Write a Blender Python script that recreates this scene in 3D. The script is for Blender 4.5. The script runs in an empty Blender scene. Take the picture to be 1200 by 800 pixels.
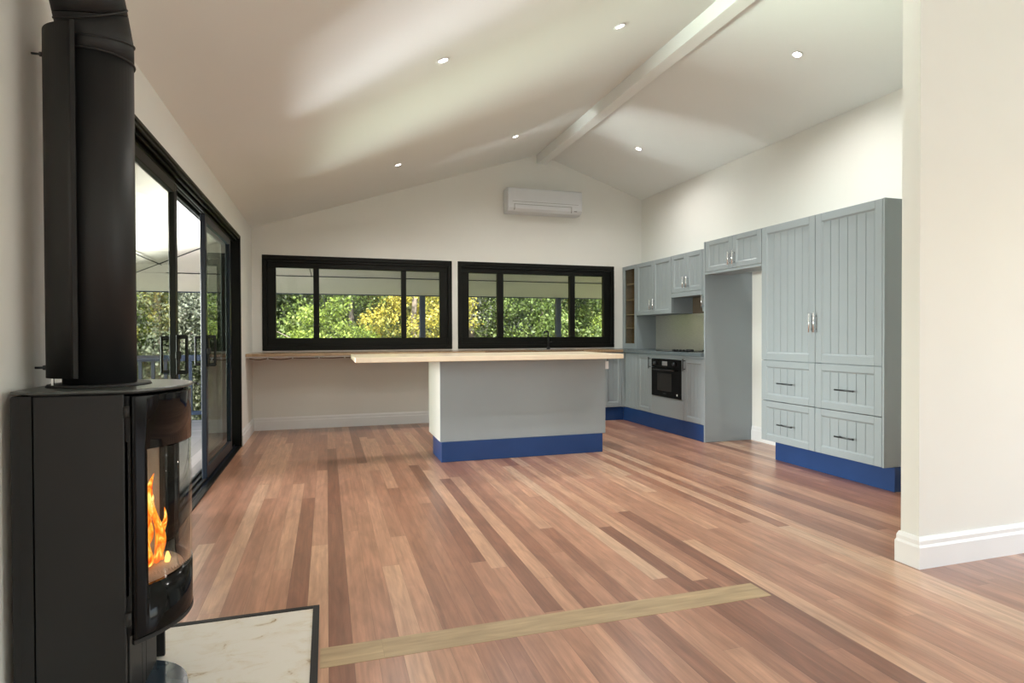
import bpy, bmesh, math, random
import numpy as np
from mathutils import Vector, Matrix
SC = bpy.context.scene
COL = SC.collection
R = math.radians
random.seed(7)

# ------------------------------------------------------------------ materials
def nt(name):
    m = bpy.data.materials.new(name); m.use_nodes = True
    t = m.node_tree; t.nodes.clear()
    out = t.nodes.new('ShaderNodeOutputMaterial')
    return m, t, out
def N(t, ty, **kw):
    n = t.nodes.new(ty)
    for k, v in kw.items():
        if k in n.inputs.keys(): n.inputs[k].default_value = v
        else: setattr(n, k, v)
    return n
def L(t, a, b): t.links.new(a, b)
def ramp(t, pts, interp='LINEAR'):
    r = t.nodes.new('ShaderNodeValToRGB'); e = r.color_ramp.elements
    r.color_ramp.interpolation = interp
    while len(e) > 1: e.remove(e[-1])
    e[0].position = pts[0][0]; e[0].color = (*pts[0][1], 1)
    for p, c in pts[1:]:
        x = e.new(p); x.color = (*c, 1)
    return r
def paint(name, col, rough=.5, var=.03, nscale=6., bump=.0, bscale=200., spec=.5, metal=0., coat=0.):
    m, t, out = nt(name)
    b = N(t, 'ShaderNodeBsdfPrincipled', Roughness=rough, Metallic=metal)
    b.inputs['Specular IOR Level'].default_value = spec
    b.inputs['Coat Weight'].default_value = coat
    g = N(t, 'ShaderNodeNewGeometry')
    n = N(t, 'ShaderNodeTexNoise', Scale=nscale, Detail=3.)
    L(t, g.outputs['Position'], n.inputs['Vector'])
    lo = tuple(c * (1 - var) for c in col); hi = tuple(min(1, c * (1 + var)) for c in col)
    r = ramp(t, [(.3, lo), (.7, hi)]); L(t, n.outputs['Fac'], r.inputs['Fac'])
    L(t, r.outputs['Color'], b.inputs['Base Color'])
    if bump:
        n2 = N(t, 'ShaderNodeTexNoise', Scale=bscale, Detail=2.); L(t, g.outputs['Position'], n2.inputs['Vector'])
        bp = N(t, 'ShaderNodeBump', Strength=bump, Distance=.002); L(t, n2.outputs['Fac'], bp.inputs['Height'])
        L(t, bp.outputs['Normal'], b.inputs['Normal'])
    L(t, b.outputs['BSDF'], out.inputs['Surface'])
    return m
M = {}
M['wall'] = paint('wall_paint', (.77, .775, .745), .7, .015, 2., .15, 300.)
M['ceil'] = paint('ceiling_paint', (.81, .84, .83), .8, .01, 1.)
M['white'] = paint('gloss_white_trim', (.80, .81, .82), .35, .01)
M['cab'] = paint('blue_grey_cabinet_paint', (.282, .326, .352), .42, .02, 3.)
M['cabside'] = paint('white_melamine', (.72, .70, .66), .4, .01)
M['kick'] = paint('royal_blue_kickboard', (.016, .050, .165), .4, .05, 5., spec=.3)
M['black'] = paint('black_aluminium', (.0035, .004, .003), .42, .1, 5., spec=.22)
M['blackm'] = paint('matte_black_steel', (.0135, .0138, .0145), .5, .08, 4., .1, 400., spec=.35)
M['shield'] = paint('dark_shield_steel', (.012, .012, .0115), .5, .08, 4.)
M['topplate'] = paint('stove_top_steel', (.055, .062, .058), .3, .1, 6.)
M['glossblack'] = paint('gloss_black_glass', (.005, .005, .005), .1, .1, 3., spec=.14)
M['navy'] = paint('navy_exterior_paint', (.014, .026, .052), .4, .08, 4., spec=.3)
M['navyblack'] = paint('navy_black_door_paint', (.004, .009, .018), .35, .08, 4., spec=.3)
M['steel'] = paint('brushed_handle_steel', (.86, .87, .88), .22, .04, 30., metal=1.)
M['darksteel'] = paint('dark_handle_steel', (.08, .09, .095), .35, .04, 30., metal=.9)
M['counter'] = paint('slate_grey_laminate', (.115, .145, .160), .25, .06, 15.)
M['soffit'] = paint('soffit_sheet', (.82, .745, .70), .6, .03, 1.5)
M['ac'] = paint('ac_plastic', (.70, .73, .77), .35, .01)
M['acd'] = paint('ac_seam_grey', (.25, .26, .27), .5, .01)  # mid grey for joints, slots, filter and small displays
M['ash'] = paint('firebox_lining', (.42, .42, .40), .85, .25, 14., .4, 60.)
M['dark'] = paint('dark_void', (.012, .012, .012), .7, .05)
M['whitep'] = paint('white_plastic', (.8, .82, .84), .3, .01)
M['baseglass'] = paint('blue_black_steel_disc', (.03, .045, .06), .12, .2, 5.)
M['cable'] = paint('brown_cable', (.12, .06, .035), .5, .1)
M['shelf'] = paint('bare_particle_board', (.42, .31, .19), .7, .1, 20.)
M['brownboard'] = paint('dark_brown_lining', (.10, .075, .05), .7, .1, 10.)  # even dark brown for the board under the rangehood

def wood(name, axis, bw, cols, seglen=1.7, gap=.0012, rough=.32, grain=.22, coat=0., rr=.08):
    """timber boards; axis: index (0/1) of the board length direction"""
    m, t, out = nt(name)
    g = N(t, 'ShaderNodeNewGeometry'); s = N(t, 'ShaderNodeSeparateXYZ'); L(t, g.outputs['Position'], s.inputs[0])
    A = s.outputs[1 - axis]; B = s.outputs[axis]
    def math_(op, a, b=None, c=None):
        n = t.nodes.new('ShaderNodeMath'); n.operation = op
        for i, v in enumerate((a, b, c)):
            if v is None: continue
            if hasattr(v, 'links'): L(t, v, n.inputs[i])
            else: n.inputs[i].default_value = v
        return n.outputs[0]
    u = math_('DIVIDE', A, bw); row = math_('FLOOR', u); fu = math_('FRACT', u)
    wn = N(t, 'ShaderNodeTexWhiteNoise', noise_dimensions='1D'); L(t, row, wn.inputs['W'])
    off = math_('MULTIPLY', wn.outputs['Value'], 7.3)
    sl = math_('MULTIPLY_ADD', wn.outputs['Value'], .9, seglen - .45)
    v = math_('ADD', math_('DIVIDE', B, sl), off); seg = math_('FLOOR', v); fv = math_('FRACT', v)
    cb = N(t, 'ShaderNodeCombineXYZ'); L(t, row, cb.inputs[0]); L(t, seg, cb.inputs[1])
    w2 = N(t, 'ShaderNodeTexWhiteNoise', noise_dimensions='2D'); L(t, cb.outputs[0], w2.inputs['Vector'])
    cr = ramp(t, cols); L(t, w2.outputs['Value'], cr.inputs['Fac'])
    # grain
    gv = N(t, 'ShaderNodeCombineXYZ')
    L(t, math_('MULTIPLY', A, 1.), gv.inputs[0]); L(t, math_('MULTIPLY', B, .045), gv.inputs[1])
    L(t, math_('MULTIPLY_ADD', w2.outputs['Value'], 37., row), gv.inputs[2])
    n1 = N(t, 'ShaderNodeTexNoise', Scale=55., Detail=5., Roughness=.6, Distortion=.35); L(t, gv.outputs[0], n1.inputs['Vector'])
    gv2 = N(t, 'ShaderNodeCombineXYZ')
    L(t, A, gv2.inputs[0]); L(t, math_('MULTIPLY', B, .22), gv2.inputs[1]); L(t, math_('MULTIPLY_ADD', w2.outputs['Value'], 11., row), gv2.inputs[2])
    n2 = N(t, 'ShaderNodeTexNoise', Scale=16., Detail=4., Distortion=1.2); L(t, gv2.outputs[0], n2.inputs['Vector'])
    gr = math_('MULTIPLY_ADD', math_('SUBTRACT', n1.outputs['Fac'], .5), grain * 2.4, 1.0)
    gr = math_('MULTIPLY', gr, math_('MULTIPLY_ADD', math_('SUBTRACT', n2.outputs['Fac'], .5), grain * 1.9, 1.0))
    e = math_('MINIMUM', math_('MULTIPLY', fu, bw), math_('MULTIPLY', math_('SUBTRACT', 1., fu), bw))
    e2 = math_('MINIMUM', math_('MULTIPLY', fv, sl), math_('MULTIPLY', math_('SUBTRACT', 1., fv), sl))
    ed = math_('MINIMUM', e, e2)
    gp = math_('SMOOTH_MIN', math_('DIVIDE', ed, gap), 1., .1)
    gp = math_('MAXIMUM', gp, 0.)
    mul = math_('MULTIPLY', gr, math_('MULTIPLY_ADD', gp, .5, .5))
    vm = N(t, 'ShaderNodeVectorMath', operation='SCALE'); L(t, cr.outputs['Color'], vm.inputs[0]); L(t, mul, vm.inputs['Scale'])
    b = N(t, 'ShaderNodeBsdfPrincipled')
    L(t, vm.outputs[0], b.inputs['Base Color'])
    L(t, math_('MULTIPLY_ADD', n2.outputs['Fac'], rr, rough - rr / 2), b.inputs['Roughness'])
    b.inputs['Coat Weight'].default_value = coat; b.inputs['Coat Roughness'].default_value = .25
    bp = N(t, 'ShaderNodeBump', Strength=.25, Distance=.001)
    L(t, math_('MULTIPLY_ADD', n1.outputs['Fac'], .15, gp), bp.inputs['Height']); L(t, bp.outputs['Normal'], b.inputs['Normal'])
    L(t, b.outputs['BSDF'], out.inputs['Surface'])
    return m
FC = [(0, (.225, .098, .060)), (.10, (.29, .132, .082)), (.35, (.37, .182, .115)), (.65, (.43, .222, .142)), (.85, (.49, .27, .172)), (.95, (.53, .31, .20)), (1, (.57, .37, .25))]
M['floor'] = wood('polished_hardwood_floor', 1, .081, FC, 2.1, rough=.34, grain=.42, coat=.4)
M['deck'] = wood('grey_deck_boards', 1, .118, [(0, (.15, .135, .125)), (1, (.24, .215, .20))], 3.5, .004, rough=.6, grain=.12)
M['deckx'] = wood('grey_deck_boards_cross', 0, .118, [(0, (.17, .155, .145)), (1, (.24, .22, .205))], 3.5, .004, rough=.6, grain=.12)
M['inlay'] = wood('pale_hardwood_inlay', 0, .4, [(0, (.39, .28, .16)), (1, (.42, .31, .18))], 30., .0005, rough=.4, grain=.35)
M['bench'] = wood('laminated_timber_bench', 0, .045, [(0, (.13, .072, .035)), (.5, (.27, .165, .088)), (1, (.42, .29, .175))], .9, .0006, rough=.28, grain=.2, coat=.3)
M['slab'] = wood('pale_timber_benchtop', 0, .09, [(0, (.72, .60, .45)), (1, (.82, .71, .56))], 1.3, .0004, rough=.3, grain=.06, coat=.15, rr=.04)

def hearthmat():
    m, t, out = nt('stained_cement_sheet')
    g = N(t, 'ShaderNodeNewGeometry')
    mp = N(t, 'ShaderNodeMapping'); mp.inputs['Scale'].default_value = (5., 8., 1.); mp.inputs['Rotation'].default_value = (0, 0, R(-20))
    L(t, g.outputs['Position'], mp.inputs[0])
    n = N(t, 'ShaderNodeTexNoise', Scale=1.9, Detail=7., Roughness=.68, Distortion=.5); L(t, mp.outputs[0], n.inputs['Vector'])
    r = ramp(t, [(0, (.74, .71, .65)), (.50, (.72, .685, .61)), (.62, (.67, .61, .50)), (.68, (.42, .31, .18)), (.73, (.08, .06, .05))])
    L(t, n.outputs['Fac'], r.inputs['Fac'])
    b = N(t, 'ShaderNodeBsdfPrincipled', Roughness=.45); L(t, r.outputs['Color'], b.inputs['Base Color'])
    L(t, b.outputs[0], out.inputs[0]); return m
M['hearth'] = hearthmat()

def splashmat():
    m, t, out = nt('brushed_stainless_sheet')
    g = N(t, 'ShaderNodeNewGeometry')
    mp = N(t, 'ShaderNodeMapping'); mp.inputs['Scale'].default_value = (1, 3., 60.); L(t, g.outputs['Position'], mp.inputs[0])
    n = N(t, 'ShaderNodeTexNoise', Scale=6., Detail=3.); L(t, mp.outputs[0], n.inputs['Vector'])
    r = ramp(t, [(.3, (.74, .72, .67)), (.7, (.86, .84, .78))]); L(t, n.outputs['Fac'], r.inputs['Fac'])
    b = N(t, 'ShaderNodeBsdfPrincipled', Roughness=.45, Metallic=1.); L(t, r.outputs['Color'], b.inputs['Base Color'])
    L(t, b.outputs[0], out.inputs[0]); return m
M['splash'] = splashmat()

def glassmat(name, tint=(.93, .95, .93), f0=1.45, rough=0.0, boost=1.):
    m, t, out = nt(name)
    tr = N(t, 'ShaderNodeBsdfTransparent'); tr.inputs[0].default_value = (*tint, 1)
    gl = N(t, 'ShaderNodeBsdfGlossy', Roughness=rough)
    gl.inputs[0].default_value = (.9, .92, .9, 1)
    fr = N(t, 'ShaderNodeFresnel', IOR=f0)
    g = N(t, 'ShaderNodeNewGeometry'); iv = N(t, 'ShaderNodeMath', operation='SUBTRACT'); iv.inputs[0].default_value = 1.; L(t, g.outputs['Backfacing'], iv.inputs[1])
    ml = N(t, 'ShaderNodeMath', operation='MULTIPLY'); L(t, fr.outputs[0], ml.inputs[0]); L(t, iv.outputs[0], ml.inputs[1])
    mx = N(t, 'ShaderNodeMixShader'); L(t, ml.outputs[0], mx.inputs[0]); L(t, tr.outputs[0], mx.inputs[1]); L(t, gl.outputs[0], mx.inputs[2])
    L(t, mx.outputs[0], out.inputs[0]); return m
M['glass'] = glassmat('window_glass')
M['doorglass'] = glassmat('tinted_door_glass', (.82, .85, .80), 1.22)
M['darkglass'] = glassmat('dark_tinted_glass', (.58, .60, .57), 1.22)
M['stoveglass'] = glassmat('stove_glass', (.86, .86, .84), 1.28, .03)
M['cabglass'] = glassmat('cabinet_glass', (.85, .85, .8), 1.3)

def emit(name, col, s):
    m, t, out = nt(name); e = N(t, 'ShaderNodeEmission', Strength=s); e.inputs[0].default_value = (*col, 1)
    L(t, e.outputs[0], out.inputs[0]); return m
M['lamp'] = emit('downlight_led', (1, .97, .9), 14.)
def flamemat():
    m, t, out = nt('wood_fire_flame')
    g = N(t, 'ShaderNodeNewGeometry')
    mp = N(t, 'ShaderNodeMapping'); mp.inputs['Scale'].default_value = (1, 1, .45); L(t, g.outputs['Position'], mp.inputs[0])
    n = N(t, 'ShaderNodeTexNoise', Scale=38., Detail=3., Distortion=1.2); L(t, mp.outputs[0], n.inputs['Vector'])
    r = ramp(t, [(.30, (.45, .03, .0)), (.44, (1, .13, .01)), (.56, (1, .34, .03)), (.68, (1, .75, .22))]); L(t, n.outputs['Fac'], r.inputs['Fac'])
    lw = N(t, 'ShaderNodeLayerWeight', Blend=.35)
    e = N(t, 'ShaderNodeEmission', Strength=1.5); L(t, r.outputs['Color'], e.inputs[0])
    tr = N(t, 'ShaderNodeBsdfTransparent'); mx = N(t, 'ShaderNodeMixShader')
    rr = ramp(t, [(.45, (0, 0, 0)), (1., (.8, .8, .8))]); L(t, lw.outputs['Facing'], rr.inputs['Fac'])
    L(t, rr.outputs['Color'], mx.inputs[0]); L(t, e.outputs[0], mx.inputs[1]); L(t, tr.outputs[0], mx.inputs[2])
    L(t, mx.outputs[0], out.inputs[0]); return m
M['flame'] = flamemat()
M['ember'] = emit('ember', (1, .5, .12), 2.5)

def leafmat(name, cols, scale=2.2):
    m, t, out = nt(name)
    g = N(t, 'ShaderNodeNewGeometry')
    n = N(t, 'ShaderNodeTexNoise', Scale=scale, Detail=6., Roughness=.75); L(t, g.outputs['Position'], n.inputs['Vector'])
    r = ramp(t, cols); L(t, n.outputs['Fac'], r.inputs['Fac'])
    hs = N(t, 'ShaderNodeHueSaturation'); L(t, r.outputs['Color'], hs.inputs['Color'])
    rn = N(t, 'ShaderNodeMath', operation='MULTIPLY_ADD'); rn.inputs[1].default_value = 1.1; rn.inputs[2].default_value = .45
    L(t, g.outputs['Random Per Island'], rn.inputs[0]); L(t, rn.outputs[0], hs.inputs['Value'])
    d = N(t, 'ShaderNodeBsdfPrincipled', Roughness=.45); L(t, hs.outputs[0], d.inputs['Base Color'])
    tl = N(t, 'ShaderNodeBsdfTranslucent'); L(t, hs.outputs[0], tl.inputs[0])
    mx = N(t, 'ShaderNodeMixShader'); mx.inputs[0].default_value = .3
    L(t, d.outputs[0], mx.inputs[1]); L(t, tl.outputs[0], mx.inputs[2]); L(t, mx.outputs[0], out.inputs[0]); return m
M['leaf_green'] = leafmat('green_leaves', [(.3, (.05, .08, .02)), (.5, (.16, .22, .055)), (.7, (.36, .43, .12))])
M['leaf_dark'] = leafmat('olive_leaves', [(.3, (.035, .05, .022)), (.5, (.12, .15, .075)), (.7, (.32, .34, .21))])
M['leaf_yellow'] = leafmat('yellow_flowering_leaves', [(.30, (.09, .12, .03)), (.42, (.30, .31, .07)), (.54, (.70, .58, .10)), (.70, (.9, .76, .24))], 3.)
M['leaf_grey'] = leafmat('silver_green_leaves', [(.3, (.05, .06, .04)), (.5, (.19, .21, .14)), (.7, (.50, .50, .38))])
M['leaf_lime'] = leafmat('lime_leaves', [(.3, (.09, .13, .02)), (.5, (.28, .36, .06)), (.7, (.52, .58, .14))])
M['bark'] = paint('pale_bark', (.30, .24, .20), .8, .35, 8., .5, 30.)
def groundmat():
    m, t, out = nt('grassy_ground')
    g = N(t, 'ShaderNodeNewGeometry')
    n = N(t, 'ShaderNodeTexNoise', Scale=1.5, Detail=8., Roughness=.8); L(t, g.outputs['Position'], n.inputs['Vector'])
    r = ramp(t, [(.3, (.05, .08, .02)), (.5, (.18, .22, .06)), (.7, (.42, .42, .12))]); L(t, n.outputs['Fac'], r.inputs['Fac'])
    b = N(t, 'ShaderNodeBsdfPrincipled', Roughness=.9); L(t, r.outputs['Color'], b.inputs['Base Color'])
    L(t, b.outputs[0], out.inputs[0]); return m
M['ground'] = groundmat()
M['gravel'] = paint('bounce_gravel', (.34, .32, .28), .9, .15, 30., .5, 80.)  # surface of the added ground that bounces light indoors

# ------------------------------------------------------------------ mesh helpers
def box(bm, x0, x1, y0, y1, z0, z1, bev=0., seg=1):
    if x1 < x0: x0, x1 = x1, x0
    if y1 < y0: y0, y1 = y1, y0
    if z1 < z0: z0, z1 = z1, z0
    vs = [bm.verts.new(p) for p in ((x0,y0,z0),(x1,y0,z0),(x1,y1,z0),(x0,y1,z0),(x0,y0,z1),(x1,y0,z1),(x1,y1,z1),(x0,y1,z1))]
    fs = [bm.faces.new([vs[i] for i in f]) for f in ((0,3,2,1),(4,5,6,7),(0,1,5,4),(1,2,6,5),(2,3,7,6),(3,0,4,7))]
    if bev > 0:
        es = set(e for f in fs for e in f.edges)
        bmesh.ops.bevel(bm, geom=list(es), offset=min(bev, .45*min(x1-x0, y1-y0, z1-z0)), segments=seg, affect='EDGES', profile=.5)
    return bm
def prism(bm, pts, a0, a1, axis='Y'):
    """extrude a closed outline: axis Y -> pts are (x,z); axis Z -> (x,y); axis X -> (y,z)"""
    def w(p, a): return {'Y': (p[0], a, p[1]), 'Z': (p[0], p[1], a), 'X': (a, p[0], p[1])}[axis]
    A = [bm.verts.new(w(p, a0)) for p in pts]; B = [bm.verts.new(w(p, a1)) for p in pts]
    n = len(pts); fs = [bm.faces.new(A), bm.faces.new(B[::-1])]
    for i in range(n): fs.append(bm.faces.new((A[i], B[i], B[(i+1) % n], A[(i+1) % n])))
    bmesh.ops.recalc_face_normals(bm, faces=fs)
def tube(bm, pts, r, seg=12, cap=True):
    pts = [Vector(p) for p in pts]; rings = []
    rs = r if isinstance(r, (list, tuple)) else [r]*len(pts)
    t0 = (pts[1]-pts[0]).normalized(); up = Vector((0,0,1)) if abs(t0.z) < .9 else Vector((1,0,0))
    nrm = t0.cross(up).normalized()
    for i, p in enumerate(pts):
        if i == 0: t = t0
        elif i == len(pts)-1: t = (pts[i]-pts[i-1]).normalized()
        else: t = ((pts[i]-pts[i-1]).normalized() + (pts[i+1]-pts[i]).normalized()).normalized()
        nrm = (nrm - t*nrm.dot(t)).normalized(); b = t.cross(nrm)
        rings.append([bm.verts.new(p + rs[i]*(math.cos(2*math.pi*k/seg)*nrm + math.sin(2*math.pi*k/seg)*b)) for k in range(seg)])
    fs = []
    for a, b in zip(rings, rings[1:]):
        for k in range(seg): f = bm.faces.new((a[k], a[(k+1) % seg], b[(k+1) % seg], b[k])); f.smooth = True; fs.append(f)
    if cap: fs.append(bm.faces.new(rings[0][::-1])); fs.append(bm.faces.new(rings[-1]))
    bmesh.ops.recalc_face_normals(bm, faces=fs)
def obj(name, bm, mat, parent=None, origin=None, smooth=False):
    """link a bmesh built in world coordinates as one mesh; child of parent (whose origin it shares)"""
    if isinstance(bm, tuple): bm = bm[0]
    o0 = Vector(parent['_o']) if parent is not None else (Vector(origin) if origin is not None else None)
    if o0 is None:
        xs = [v.co for v in bm.verts]; o0 = Vector(((min(v.x for v in xs)+max(v.x for v in xs))/2, (min(v.y for v in xs)+max(v.y for v in xs))/2, min(v.z for v in xs)))
    bmesh.ops.translate(bm, verts=bm.verts, vec=-o0)
    me = bpy.data.meshes.new(name); bm.to_mesh(me); bm.free()
    if smooth:
        for p in me.polygons: p.use_smooth = True
    me.materials.append(mat if not isinstance(mat, str) else M[mat])
    o = bpy.data.objects.new(name, me); COL.objects.link(o)
    if parent is not None: o.parent = parent
    else: o.location = o0
    o['_o'] = list(o0)
    return o
def thing(name, label, cat, loc, group=None):
    o = bpy.data.objects.new(name, None); COL.objects.link(o); o.location = loc; o.empty_display_size = .1
    o['_o'] = list(loc); o['label'] = label; o['category'] = cat
    if group: o['group'] = group
    return o
def tag(o, label, cat, group=None):
    o['label'] = label; o['category'] = cat
    if group: o['group'] = group
    return o
def struct(o, label=None, cat=None):
    o['kind'] = 'structure'
    if label: o['label'] = label
    if cat: o['category'] = cat
    return o
def copy_tree(o, parent=None):
    c = o.copy(); COL.objects.link(c)
    if parent is not None: c.parent = parent
    for ch in list(o.children): copy_tree(ch, c)
    return c
def B(*a, **k): bm = bmesh.new(); box(bm, *a, **k); return bm

# ------------------------------------------------------------------ dimensions (metres, camera at origin plan)
XL, XR, YB = -.813, 4.197, 7.386
XRG, ZRG, ZL, ZR = 2.699, 3.468, 2.321, 2.961
YF, XE = -3.2, 6.2                      # behind the camera; right side of the front room
ML = (ZRG-ZL)/(XRG-XL); MR = (ZR-ZRG)/(XR-XRG)
def zc(x): return ZL + ML*(x-XL) if x < XRG else ZRG + MR*(x-XRG)
DY0, DY1, DZ = 2.79, 6.385, 2.072     # sliding door opening
WB, WT = .917, 2.023
WX = [(-.705, 1.511), (1.586, 3.771)]

# ------------------------------------------------------------------ room shell
bm = bmesh.new(); box(bm, XL-.16, XE+.1, YF-.1, YB+.14, -.12, 0)
struct(obj('floor', bm, 'floor'))
for nm, pts in (('ceiling', [(XL-.16, zc(XL-.16)), (XRG, ZRG), (XRG, ZRG+.12), (XL-.16, zc(XL-.16)+.12)]), ('ceiling', [(XRG, ZRG), (XE+.1, zc(XE+.1)), (XE+.1, zc(XE+.1)+.12), (XRG, ZRG+.12)])):
    bm = bmesh.new(); prism(bm, pts, YF-.1, YB+.14, 'Y'); struct(obj(nm, bm, 'ceil'))
# left wall with door opening
bm = bmesh.new(); zt = ZL
box(bm, XL-.16, XL, YF, -2.5, 0, zt-.002); box(bm, XL-.16, XL, -.3, DY0, 0, zt-.002); box(bm, XL-.16, XL, -2.5, -.3, 0, .3); box(bm, XL-.16, XL, -2.5, -.3, 2.05, zt-.002); box(bm, XL-.16, XL, DY1, YB, 0, zt-.002); box(bm, XL-.16, XL, DY0, DY1, DZ, zt-.002)  # gap behind the camera is an unseen opening added for a fill lamp
struct(obj('wall_left', bm, 'wall'))
# back gable wall with two windows
bm = bmesh.new(); Y0, Y1 = YB, YB+.14
xs = [XL-.16, WX[0][0], WX[0][1], WX[1][0], WX[1][1], XR+.12]
def wseg(x0, x1, z0, z1=None):
    pts = [(x0, z0), (x1, z0)]
    if z1 is None:
        pts += [(x1, zc(x1)-.001)]
        if x0 < XRG < x1: pts += [(XRG, ZRG-.001)]
        pts += [(x0, zc(x0)-.001)]
    else: pts += [(x1, z1), (x0, z1)]
    prism(bm, pts, Y0, Y1, 'Y')
wseg(xs[0], xs[1], 0); wseg(xs[1], xs[2], 0, WB); wseg(xs[1], xs[2], WT); wseg(xs[2], xs[3], 0); wseg(xs[3], xs[4], 0, WB); wseg(xs[3], xs[4], WT); wseg(xs[4], xs[5], 0)
struct(obj('wall_back', bm, 'wall'))
# right kitchen wall
bm = bmesh.new(); prism(bm, [(XR, 0), (XR+.12, 0), (XR+.12, zc(XR+.12)-.001), (XR, zc(XR)-.001)], 2.16, YB, 'Y'); struct(obj('wall_right', bm, 'wall'))
# stub wall between kitchen and front room
bm = bmesh.new(); x0 = 2.624; prism(bm, [(x0, 0), (XE, 0), (XE, zc(XE)-.001), (XRG, ZRG-.001), (x0, zc(x0)-.001)], 2.069, 2.16, 'Y')
struct(obj('wall_partition', bm, 'wall'))
# front room walls, with openings added out of view for fill lamps
bm = bmesh.new()
def wsegF(x0, x1, z0, z1=None):
    pts = [(x0, z0), (x1, z0)]
    if z1 is None:
        pts += [(x1, zc(x1)-.001)]
        if x0 < XRG < x1: pts += [(XRG, ZRG-.001)]
        pts += [(x0, zc(x0)-.001)]
    else: pts += [(x1, z1), (x0, z1)]
    prism(bm, pts, YF-.1, YF, 'Y')
FX0, FX1, FZ0, FZ1 = 3.38, 4.15, .05, 2.1
wsegF(XL-.16, FX0, 0); wsegF(FX0, FX1, 0, FZ0); wsegF(FX0, FX1, FZ1); wsegF(FX1, XE+.1, 0)
struct(obj('wall_front', bm, 'wall'))
EY0, EY1, EZ0, EZ1 = -2.2, 1.5, .2, 2.1
bm = bmesh.new(); zt = zc(XE)-.002
box(bm, XE, XE+.1, YF, EY0, 0, zt); box(bm, XE, XE+.1, EY1, 2.16, 0, zt); box(bm, XE, XE+.1, EY0, EY1, 0, EZ0); box(bm, XE, XE+.1, EY0, EY1, EZ1, zt)
struct(obj('wall_east', bm, 'wall'))
# black frames for those two added openings
for nm, ax, a0, a1, z0, z1 in (('added_window_3', 'Y', FX0, FX1, FZ0, FZ1), ('added_window_4', 'X', EY0, EY1, EZ0, EZ1)):
    bm = bmesh.new()
    def fb(u0, u1, zz0, zz1):
        if ax == 'Y': box(bm, u0, u1, YF-.08, YF-.02, zz0, zz1)
        else: box(bm, XE+.02, XE+.08, u0, u1, zz0, zz1)
    fb(a0, a1, z0, z0+.06); fb(a0, a1, z1-.06, z1)
    for k in range(4):
        u = a0 + (a1-a0-.06)*k/3; fb(u, u+.06, z0+.06, z1-.06)
    struct(obj(nm, bm, 'black'))
# ridge beam
struct(obj('trim_1', B(2.65, 2.772, YF, YB, 3.334, zc(2.65)-.0+.004, bev=.003), 'ceil'), 'white painted ridge beam running under the ceiling peak', 'beam')
# baseboards: stepped profile
PROF = [(0, 0), (.018, 0), (.018, .098), (.013, .110), (.013, .128), (.006, .146), (0, .146)]
def baseboard(name, p0, p1, n, m0=0, m1=0):
    """straight run on a wall face from p0 to p1 (plan), n = outward normal; m = extension per unit thickness (mitres)"""
    bm = bmesh.new(); p0 = Vector(p0); p1 = Vector(p1); n = Vector(n); d = (p1-p0).normalized(); A = []; C = []
    for w, z in PROF:
        a = p0 + n*w - d*(w*m0); c = p1 + n*w + d*(w*m1)
        A.append(bm.verts.new((a.x, a.y, z))); C.append(bm.verts.new((c.x, c.y, z)))
    k = len(PROF); fs = [bm.faces.new(A), bm.faces.new(C[::-1])]
    for i in range(k): fs.append(bm.faces.new((A[i], C[i], C[(i+1) % k], A[(i+1) % k])))
    bmesh.ops.recalc_face_normals(bm, faces=fs)
    return struct(obj(name, bm, 'white'))
baseboard('baseboard_left', (XL, 6.385+.005), (XL, YB), (1, 0), 0, -1)
baseboard('baseboard_left', (XL, YF), (XL, DY0-.02), (1, 0))
baseboard('baseboard_back', (XL, YB), (1.9, YB), (0, -1), -1, 0)
baseboard('baseboard_right', (XR, 4.33), (XR, 5.12), (-1, 0))
baseboard('baseboard_partition', (2.624, 2.069), (XE, 2.069), (0, -1), 1, 0)
baseboard('baseboard_partition', (2.624, 2.069), (2.624, 2.16), (-1, 0), 1, 1)
baseboard('baseboard_partition', (2.624, 2.16), (3.6, 2.16), (0, 1), 1, 0)
# filler board in the floor where a wall once stood
struct(obj('trim_2', B(-.028, 1.765, 2.035, 2.165, -.01, .0012), 'inlay'), 'pale timber board let into the floor across the boards', 'floor inlay')

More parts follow.
